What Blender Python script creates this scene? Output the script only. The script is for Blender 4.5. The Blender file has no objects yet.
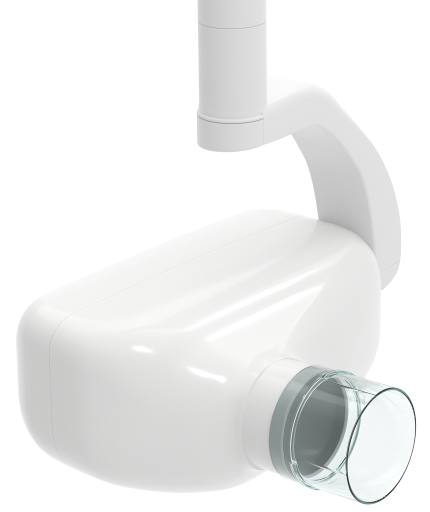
import bpy, bmesh, math
from mathutils import Vector, Matrix

S = bpy.context.scene
COL = S.collection
MM = 0.001
# ------------------------------------------------------------------ frames
# the head's own axes: A along the beam cone, L along the long side, Z up
AZ_A = math.radians(-39.4)
A = Vector((math.cos(AZ_A), math.sin(AZ_A), 0))
L = Vector((-A.y, A.x, 0))
Z = Vector((0, 0, 1))
O = Vector((0, 0, 1.2))                      # where the cone's axis leaves the housing
def H(a, l, z): return O + (A * a + L * l + Z * z) * MM

# ------------------------------------------------------------------ camera
FPX = 2500.0
PITCH = math.radians(19.9); ROLL = math.radians(-0.8)
cam_data = bpy.data.cameras.new('camera'); cam = bpy.data.objects.new('camera', cam_data)
COL.objects.link(cam); S.camera = cam
cam_data.sensor_fit = 'VERTICAL'; cam_data.sensor_height = 24.0
cam_data.lens = 24.0 * FPX / 512.0
cam_data.clip_start = 0.05; cam_data.clip_end = 100
R = Matrix.Rotation(math.pi / 2 - PITCH, 3, 'X') @ Matrix.Rotation(ROLL, 3, 'Z')
def ray(px, py): return (R @ Vector(((px - 215) / FPX, (256 - py) / FPX, -1.0))).normalized()
cam.location = O - ray(273.5, 413.0) * 1.30
cam.rotation_euler = R.to_euler()
CAMLOC = Vector(cam.location)
def at_depth(px, py, d): return CAMLOC + ray(px, py) * d
def on_plane(px, py, p0, n):
    d = ray(px, py); t = (p0 - CAMLOC).dot(n) / d.dot(n)
    return CAMLOC + d * t

# ------------------------------------------------------------------ world: a white studio, dimmer behind the camera
W = bpy.data.worlds.new('World'); S.world = W; W.use_nodes = True
nt = W.node_tree; nt.nodes.clear()
wo = nt.nodes.new('ShaderNodeOutputWorld'); bg = nt.nodes.new('ShaderNodeBackground')
tc = nt.nodes.new('ShaderNodeTexCoord')
def lobe(vec, stops):
    dp = nt.nodes.new('ShaderNodeVectorMath'); dp.operation = 'DOT_PRODUCT'; dp.inputs[1].default_value = Vector(vec).normalized()
    mr = nt.nodes.new('ShaderNodeMapRange'); mr.inputs['From Min'].default_value = -1; mr.inputs['From Max'].default_value = 1
    cr = nt.nodes.new('ShaderNodeValToRGB'); cr.color_ramp.interpolation = 'EASE'
    nt.links.new(tc.outputs['Generated'], dp.inputs[0]); nt.links.new(dp.outputs['Value'], mr.inputs['Value'])
    nt.links.new(mr.outputs['Result'], cr.inputs['Fac'])
    el = cr.color_ramp.elements
    while len(el) < len(stops): el.new(0.5)
    for x, (p, v) in zip(el, stops):
        x.position = (p + 1) / 2; x.color = (v, v, v * 1.005, 1)
    return cr.outputs['Color']
ad = nt.nodes.new('ShaderNodeVectorMath'); ad.operation = 'ADD'
nt.links.new(lobe((0.0, 0.95, -0.50), [(-1, 0.33), (0.0, 0.51), (0.5, 0.74), (0.82, 1.0)]), ad.inputs[0])   # white sweep behind the subject
nt.links.new(lobe((0.10, -0.15, 1.0), [(0.50, 0.0), (0.88, 0.88)]), ad.inputs[1])                         # added overhead glow, soft light for the upward faces
ad2 = nt.nodes.new('ShaderNodeVectorMath'); ad2.operation = 'ADD'
nt.links.new(ad.outputs['Vector'], ad2.inputs[0])
nt.links.new(lobe((0.40, -0.75, -0.55), [(-0.2, 0.0), (0.9, 0.38)]), ad2.inputs[1])                       # added fill glow from low right, lifts arm side, nozzle and underside
nt.links.new(ad2.outputs['Vector'], bg.inputs['Color']); nt.links.new(bg.outputs['Background'], wo.inputs['Surface'])
bg.inputs['Strength'].default_value = 1.02

def area(name, loc, target, sx, sy, power):
    d = bpy.data.lights.new(name, 'AREA'); d.shape = 'RECTANGLE'; d.size = sx; d.size_y = sy; d.energy = power
    o = bpy.data.objects.new(name, d); COL.objects.link(o); o.location = loc
    o.rotation_euler = (Vector(target) - Vector(loc)).to_track_quat('-Z', 'Y').to_euler()
    return o
C0 = H(-50, 20, 10)
area('softbox_front', H(-28, -41, 34) + Vector((0.49, -0.50, 0.72)) * 1.1, C0, 0.16, 0.16, 0.75)
area('softbox_side', H(-32, 20, 45) + Vector((0.58, 0.48, 0.67)) * 1.1, C0, 0.09, 0.13, 0.30)
area('softbox_overhead', C0 + Vector((0.05, 0.55, 0.83)) * 1.2, C0, 1.5, 1.0, 2.8)
S.view_settings.view_transform = 'Standard'; S.view_settings.look = 'None'
S.view_settings.exposure = 0.0; S.view_settings.gamma = 1.0
cy = S.cycles
cy.max_bounces = 24; cy.transmission_bounces = 20; cy.transparent_max_bounces = 20
cy.diffuse_bounces = 6; cy.glossy_bounces = 12
cy.blur_glossy = 0.2

# ------------------------------------------------------------------ materials
def mat(name, col, rough, coat=0.0, coat_rough=0.05, bump=0.0, metallic=0.0, spec=0.5, var=0.0):
    m = bpy.data.materials.new(name); m.use_nodes = True
    n = m.node_tree.nodes; k = m.node_tree.links; b = n['Principled BSDF']
    b.inputs['Base Color'].default_value = (*col, 1); b.inputs['Roughness'].default_value = rough
    b.inputs['Coat Weight'].default_value = coat; b.inputs['Coat Roughness'].default_value = coat_rough
    b.inputs['Metallic'].default_value = metallic; b.inputs['Specular IOR Level'].default_value = spec
    t = n.new('ShaderNodeTexCoord')
    if var or bump:
        no = n.new('ShaderNodeTexNoise'); no.inputs['Scale'].default_value = 900; no.inputs['Detail'].default_value = 3
        k.new(t.outputs['Object'], no.inputs['Vector'])
    if var:
        r = n.new('ShaderNodeMapRange'); r.inputs['To Min'].default_value = rough - var; r.inputs['To Max'].default_value = rough + var
        k.new(no.outputs['Fac'], r.inputs['Value']); k.new(r.outputs['Result'], b.inputs['Roughness'])
    if bump:
        bu = n.new('ShaderNodeBump'); bu.inputs['Strength'].default_value = bump; bu.inputs['Distance'].default_value = 0.0001
        k.new(no.outputs['Fac'], bu.inputs['Height']); k.new(bu.outputs['Normal'], b.inputs['Normal'])
    return m
M_GLOSS = mat('glossy_white_plastic', (0.83, 0.825, 0.815), 0.17, coat=0.18, coat_rough=0.05, spec=0.40, var=0.01)
M_POLE = mat('satin_white_paint', (0.80, 0.80, 0.795), 0.35)
M_ARM = mat('white_arm_paint', (0.81, 0.81, 0.81), 0.30, spec=0.4)
M_GREY = mat('grey_aperture_plate', (0.15, 0.175, 0.17), 0.28, metallic=0.9)
M_RING = mat('pale_grey_ring_plastic', (0.46, 0.50, 0.49), 0.30)
def glass():
    m = bpy.data.materials.new('clear_green_tinted_plastic'); m.use_nodes = True
    n = m.node_tree.nodes; k = m.node_tree.links; b = n['Principled BSDF']
    b.inputs['Base Color'].default_value = (1, 1, 1, 1); b.inputs['Roughness'].default_value = 0.0
    b.inputs['Transmission Weight'].default_value = 1.0; b.inputs['IOR'].default_value = 1.49
    va = n.new('ShaderNodeVolumeAbsorption'); va.inputs['Color'].default_value = (0.25, 0.66, 0.63, 1); va.inputs['Density'].default_value = 48
    k.new(va.outputs['Volume'], n['Material Output'].inputs['Volume'])
    return m
M_GLASS = glass()

# ------------------------------------------------------------------ object helpers
def link(name, bm, m, parent=None, smooth=True, sharp=35):
    me = bpy.data.meshes.new(name)
    bmesh.ops.recalc_face_normals(bm, faces=bm.faces)
    bm.to_mesh(me); bm.free(); me.materials.append(m)
    for p in me.polygons: p.use_smooth = smooth
    if smooth and sharp: me.set_sharp_from_angle(angle=math.radians(sharp))
    o = bpy.data.objects.new(name, me); COL.objects.link(o)
    if parent: o.parent = parent; 
    return o
def rings(bm, loops, cap0=True, cap1=True, closed=False):
    vs = [[bm.verts.new(p) for p in lp] for lp in loops]
    n = len(vs[0]); R_ = list(range(len(vs) - 1))
    pairs = [(i, i + 1) for i in R_] + ([(len(vs) - 1, 0)] if closed else [])
    for i, j in pairs:
        for k in range(n):
            bm.faces.new((vs[i][k], vs[i][(k + 1) % n], vs[j][(k + 1) % n], vs[j][k]))
    if not closed and cap0: bm.faces.new(vs[0])
    if not closed and cap1: bm.faces.new(vs[-1][::-1])
def lathe(profile, p0, ax, N=160, closed=False, cap0=True, cap1=True, bm=None):
    """profile: (distance along ax, radius) in mm"""
    ax = ax.normalized(); u = ax.orthogonal().normalized(); v = ax.cross(u)
    bm = bm or bmesh.new()
    lps = []; pr = [profile[0]]
    for (d0, r0), (d1, r1) in zip(profile, profile[1:]):
        ln = math.hypot(d1 - d0, r1 - r0)
        if ln > 4:                                   # holding loops keep long walls straight next to small radii
            pr += [(d0 + (d1 - d0) * 0.5 / ln, r0 + (r1 - r0) * 0.5 / ln), (d1 - (d1 - d0) * 0.5 / ln, r1 - (r1 - r0) * 0.5 / ln)]
        pr.append((d1, r1))
    for d, r in pr:
        c = p0 + ax * d * MM
        lps.append([c + (u * math.cos(t) + v * math.sin(t)) * r * MM for t in [2 * math.pi * k / N for k in range(N)]])
    rings(bm, lps, cap0, cap1, closed)
    return bm
def arc(cx, cy_, r, t0, t1, n=8):
    return [(cx + r * math.cos(math.radians(t0 + (t1 - t0) * i / n)), cy_ + r * math.sin(math.radians(t0 + (t1 - t0) * i / n))) for i in range(n + 1)]

# ------------------------------------------------------------------ housing surface (rounded sections along A)
# row: a, l_min, l_max, z_min, z_max, then (rx, rz) of the corners right-up, left-up, left-down, right-down
SEAM = -83.5
ROWS_FRONT = [
    (SEAM, -79, 149, -40, 56, (21, 17), (19, 17), (46, 40), (80, 32)),
    (-72, -79.5, 149.5, -41.5, 55.5, (22, 18), (21, 19), (48, 42), (80, 32)),
    (-60, -78, 150, -43.5, 55, (24, 19), (25, 22), (50, 44), (80, 33)),
    (-48, -72, 150, -45.5, 53, (28, 22), (29, 25), (52, 46), (82, 35)),
    (-37, -64, 147, -47, 48, (38, 29), (34, 31), (52, 50), (84, 40)),
    (-27, -55, 127, -46, 40.5, (50, 35), (37, 35), (48, 46), (80, 44)),
    (-17, -46, 92, -43.5, 34.8, (54, 35), (39, 35), (44, 42), (64, 42)),
    (-9,  -37.5,  56, -37.5, 31.0, (40, 32), (37, 34), (37, 35), (42, 36)),
    (-3,  -31.4,  35, -31.4, 29.7, (33, 30), (31, 30), (31, 30), (33, 30)),
    (2,   -29.4,  29.5, -29.5, 29.35, (29.3, 29.3), (29.3, 29.3), (29.3, 29.3), (29.3, 29.3)),
]
ROWS_BACK = [
    (SEAM, -79, 149, -40, 56, (21, 17), (19, 17), (46, 40), (80, 32)),
    (-97, -78, 148.5, -39, 56.5, (21, 17), (19, 17), (46, 40), (80, 32)),
    (-106, -75.5, 147, -37.5, 56.5, (22, 18), (20, 18), (46, 40), (80, 32)),
    (-116, -69, 142, -34, 54.5, (24, 19), (22, 20), (44, 38), (80, 32)),
    (-122, -61, 131, -27, 47, (26, 20), (25, 21), (40, 33), (74, 30)),
    (-125, -40, 104, -8, 30, (24, 14), (20, 15), (34, 16), (60, 17)),
]
def flat(r): return [*r[:5], *r[5], *r[6], *r[7], *r[8]]
def interp(rows, sub):
    rows = [flat(r) for r in rows]; out = []
    n = len(rows)
    def tang(i, c):
        if i == 0: return rows[1][c] - rows[0][c]
        if i == n - 1: return rows[-1][c] - rows[-2][c]
        d0 = rows[i][c] - rows[i - 1][c]; d1 = rows[i + 1][c] - rows[i][c]
        return (d0 + d1) / 2
    for i in range(n - 1):
        for s in range(sub if i < n - 2 else sub + 1):
            t = s / sub; h00 = 2*t**3 - 3*t*t + 1; h10 = t**3 - 2*t*t + t; h01 = -2*t**3 + 3*t*t; h11 = t**3 - t*t
            out.append([h00*rows[i][c] + h10*tang(i, c) + h01*rows[i+1][c] + h11*tang(i+1, c) for c in range(len(rows[0]))])
    return out
NQ, NS = 48, 12
def section(r, inset=0.0, da=0.0):
    a, l0, l1, z0, z1 = r[:5]
    l0 += inset; l1 -= inset; z0 += inset; z1 -= inset
    cor = [(l1, z1, -1, -1, 0), (l0, z1, 1, -1, 1), (l0, z0, 1, 1, 2), (l1, z0, -1, 1, 3)]
    q = []
    for (x, y, sx, sy, k) in cor:
        rx, rz = max(1, r[5 + 2*k] - inset), max(1, r[6 + 2*k] - inset)
        cx, cz = x + sx * rx, y + sy * rz
        pts = []
        for i in range(NQ + 1):
            t = math.pi / 2 * i / NQ
            if k in (1, 3): t = math.pi / 2 - t
            e = 2 / 2.25
            pts.append((cx - sx * rx * math.cos(t) ** e, cz - sy * rz * math.sin(t) ** e))
        q.append(pts)
    out = []
    for k in range(4):
        out += q[k]
        (xa, ya), (xb, yb) = q[k][-1], q[(k + 1) % 4][0]
        out += [(xa + (xb - xa) * i / NS, ya + (yb - ya) * i / NS) for i in range(1, NS)]
    cr_ = 2.2 * min(1, max(0, -a / 80))                 # the lid is slightly crowned along its length
    return [H(a + da, x, y - (cr_ * ((x - 38) / 110) ** 2 * y / 57 if y > 0 else 0)) for x, y in out]

unit = bpy.data.objects.new('dental_xray_unit', None); COL.objects.link(unit)
unit['label'] = 'glossy white dental x-ray head with clear round cone hanging from a white curved arm'
unit['category'] = 'x-ray unit'

bm = bmesh.new()
st = interp(ROWS_FRONT, 10)
rings(bm, [section(st[0], 3.0, 0.07), section(st[0], 0.2, 0.07), section(st[0], 0.04, 0.2)] + [section(r) for r in st[1:]])
front = link('front_shell', bm, M_GLOSS, unit)
bm = bmesh.new()
st = interp(ROWS_BACK, 10)
rings(bm, [section(st[0], 3.0, -0.07), section(st[0], 0.2, -0.07), section(st[0], 0.04, -0.2)] + [section(r) for r in st[1:]])
rear = link('rear_shell', bm, M_GLOSS, unit)

# nozzle
nozzle = link('nozzle', lathe([(-14, 29.3)] + [(19.6, 29.3)] + arc(19.6, 28.7, 0.6, 90, 0, 5) + [(20.2, 29.0), (19.8, 28.5), (13, 28.5)], H(0, 0, 0), A), M_GLOSS, unit, sharp=60)
plug = link('gauge_ring', lathe([(14, 28.0), (14, 28.6), (27.2, 28.6)] + arc(27.2, 28.0, 0.6, 90, 0, 5) + [(27.8, 27.2), (27.2, 26.8), (14, 26.8)], H(0, 0, 0), A, closed=True), M_RING, nozzle, sharp=60)
plate = link('aperture_plate', lathe([(15, 26.7), (26.6, 26.7)] + [(26.6 - 3.2 * (1 - (q / 26.7) ** 2), q) for q in (26.5, 25, 22, 19, 16, 13, 10, 7, 4, 1)] + [(23.4, 0.3)], H(0, 0, 0), A), M_GREY, nozzle)

# clear cone: one solid wall, wider sleeve at its root with a lip
RI = 28.9; RO = 30.3
prof = ([(20.6, RI), (20.6, RO + 0.1), (20.9, RO + 0.4), (21.3, RO + 0.4), (33.0, RO + 0.4)] + [(33.4, RO + 0.4), (33.8, RO + 0.3), (34.2, RO), (34.4, RO), (34.6, RO), (37.4, RO), (37.6, RO), (37.8, RO), (38.2, RO), (68.2, RO)]
        + [(68.6, RO)] + arc(68.5, (RO + RI) / 2, (RO - RI) / 2 - 0.005, 88, -88, 12) + [(67.8, RI), (37.8, RI), (37.4, RI), (37.0, RI), (35.3, RI), (34.9, RI - 0.3), (34.8, 27.4), (34.5, 27.0), (33.3, 27.0), (33.0, 27.4), (32.9, RI - 0.3), (32.5, RI), (32.0, RI), (21.2, RI)])
NG = 360
bm = bmesh.new(); lps = []
for d, r in prof:
    lp = []
    for k in range(NG):
        t = 2 * math.pi * k / NG; g = (k - 10) % 180
        rr = r
        if r > RI + 0.8 and 33.3 < d < 37.7 and 0 <= g <= 90:      # two raised grip lips, a quarter turn each
            e_ = min(1, g / 6.0, (90 - g) / 6.0); e_ = e_ * e_ * (3 - 2 * e_); rr = r + e_ * (RO + (1.0 if 34.3 < d < 37.5 else 0.5) - r)
        if r < RI + 0.05 and d > 37 and (k - 10) % 90 == 0: rr = r + 0.12   # four moulding lines inside the wall
        lp.append(H(d, rr * math.cos(t), rr * math.sin(t)))
    lps.append(lp)
rings(bm, lps, closed=True)
cone = link('clear_cone', bm, M_GLASS, unit, sharp=25)

# ------------------------------------------------------------------ pole, hub, arm
U = Vector((math.cos(math.radians(55)), math.sin(math.radians(55)), 0)); N_ = Vector((U.y, -U.x, 0))
HUB = at_depth(233.5, 141.5, 1.309)         # centre of the hub's underside
SC = 1.309 / FPX * 1000                   # mm per photo pixel there
RH = 36.3 * SC; RP = 33.7 * SC
zt = lambda y: (141.5 - y) / (0.955) * SC   # height (mm) of a level seen at photo row y
zs = zt(22.5) ; zl = zt(108)
low = lathe([(zl - 6, RP), (zs - 0.25, RP), (zs - 0.08, RP - 0.2)], HUB, Z)
pole = link('support_pole', low, M_POLE, unit, sharp=60)
up = link('upper_tube', lathe([(zs + 0.08, RP - 0.2), (zs + 0.25, RP), (zs + 160, RP)], HUB, Z), M_POLE, pole, sharp=60)
z1 = zt(113)
collar = link('collar', lathe([(z1, RH - 1.2), (z1, RH - 0.3), (z1 + 0.3, RH)] + arc(z1 + 0.6, RH - 1.3, 1.3, 90, 0, 6) + [(z1 + 4, RP + 0.3), (z1 + 6, RP + 0.1)], HUB, Z), M_ARM, pole, sharp=60)
hub_bm = (lathe([(0.0, RH - 2.2)] + [(1.4 - 1.4 * math.cos(math.radians(t)) , RH - 2.2 + 2.2 * math.sin(math.radians(t)) ) for t in (15, 30, 45, 60, 75, 90)] + [(z1 - 0.9, RH), (z1 - 0.5, RH - 0.5)], HUB, Z))
for v in hub_bm.verts:                             # the underside is cut slightly askew
    if v.co.z < HUB.z + 0.006: v.co.z += 0.060 * (v.co.x - HUB.x) - 0.0003
hub = link('hub', hub_bm, M_ARM, unit, sharp=60)

# arm: outer and inner edge of its near side, then swept to its full width
PN = HUB + N_ * (RH + 0.15) * MM
PAIRS = [((263, 105), (263, 146.3)), ((275, 100), (275, 142)), ((285, 95), (283, 139)), ((305, 86.5), (298, 132.5)), ((320, 84), (309, 128)),
         ((335, 91), (318, 125.5)), ((348, 107), (330, 133)), ((361, 124.5), (341, 143)), ((374, 143), (351, 157)),
         ((385.5, 164), (361, 174)), ((395, 189), (368, 197)), ((401.2, 219), (373, 228)), ((402.3, 246), (376, 256)), ((401.3, 260), (377.5, 275)),
         ((398.5, 271), (378.5, 283)), ((392, 281), (380.5, 288)), ((385, 288), (382, 290.5))]
def uz(p):
    q = (on_plane(p[0], p[1], PN, N_) - PN) / MM
    return (q.dot(U), q.z)
PR = [uz(a) + uz(b) for a, b in PAIRS]
def catmull(P, sub):
    out = []
    for i in range(len(P) - 1):
        p0, p1, p2, p3 = P[max(0, i - 1)], P[i], P[i + 1], P[min(len(P) - 1, i + 2)]
        for s in range(sub):
            t = s / sub
            out.append([0.5 * (2*b + (c - a) * t + (2*a - 5*b + 4*c - d) * t*t + (3*b - a - 3*c + d) * t**3) for a, b, c, d in zip(p0, p1, p2, p3)])
    out.append(list(P[-1])); return out
PATH = catmull(PR, 8)
def arm_loop(k, ins=0.0):
    uo, zo, ui, zi = PATH[k]
    f = min(1, k / 40.0); f = f * f * (3 - 2 * f)
    width = 2 * (RH + 0.15) * (1 - f) + 37.5 * f
    th = math.hypot(uo - ui, zo - zi)
    du, dz = (uo - ui) / th, (zo - zi) / th
    width += -4.0 * math.exp(-((k - 50) / 18.0) ** 2)
    r = 1.7; g = max(0.0, min(1, (72 - k) / 34.0)); ro = min(r + 6.3 * g * g * (3 - 2 * g), th * 0.45)
    cs = []
    for (cx, cy_, t0, r) in ((-ro, th - ro, 90, ro), (-width + ro, th - ro, 180, ro), (-width + r, r, 270, r), (-r, r, 360, r)):
        # (across from the near side, up from the inner edge)
        for i in range(9):
            t = math.radians({90: 0, 180: 90, 270: 180, 360: 270}[t0] + 90 * i / 8)
            cs.append((cx + (r - ins) * math.cos(t), cy_ + (r - ins) * math.sin(t)))
    return [PN + (U * (ui + du * y) + Z * (zi + dz * y) + N_ * x) * MM for x, y in cs]
KC = 13 * 8
bm = bmesh.new(); 
def between(t, ins): return [p.lerp(q_, t) for p, q_ in zip(arm_loop(KC - 1, ins), arm_loop(KC, ins))]
rings(bm, [arm_loop(0, 0.5), arm_loop(1, 0.5)] + [arm_loop(k) for k in range(1, KC)] + [between(0.72, 0), between(0.86, 0.12)])
arm = link('curved_arm', bm, M_ARM, unit, sharp=50)
bm = bmesh.new(); rings(bm, [between(0.86, 0.12)] + [arm_loop(k) for k in range(KC, len(PATH))])
cap = link('end_cap', bm, M_ARM, arm, sharp=50)
q = (PN + (U * PATH[KC][2] + Z * PATH[KC][3]) * MM - O) / MM
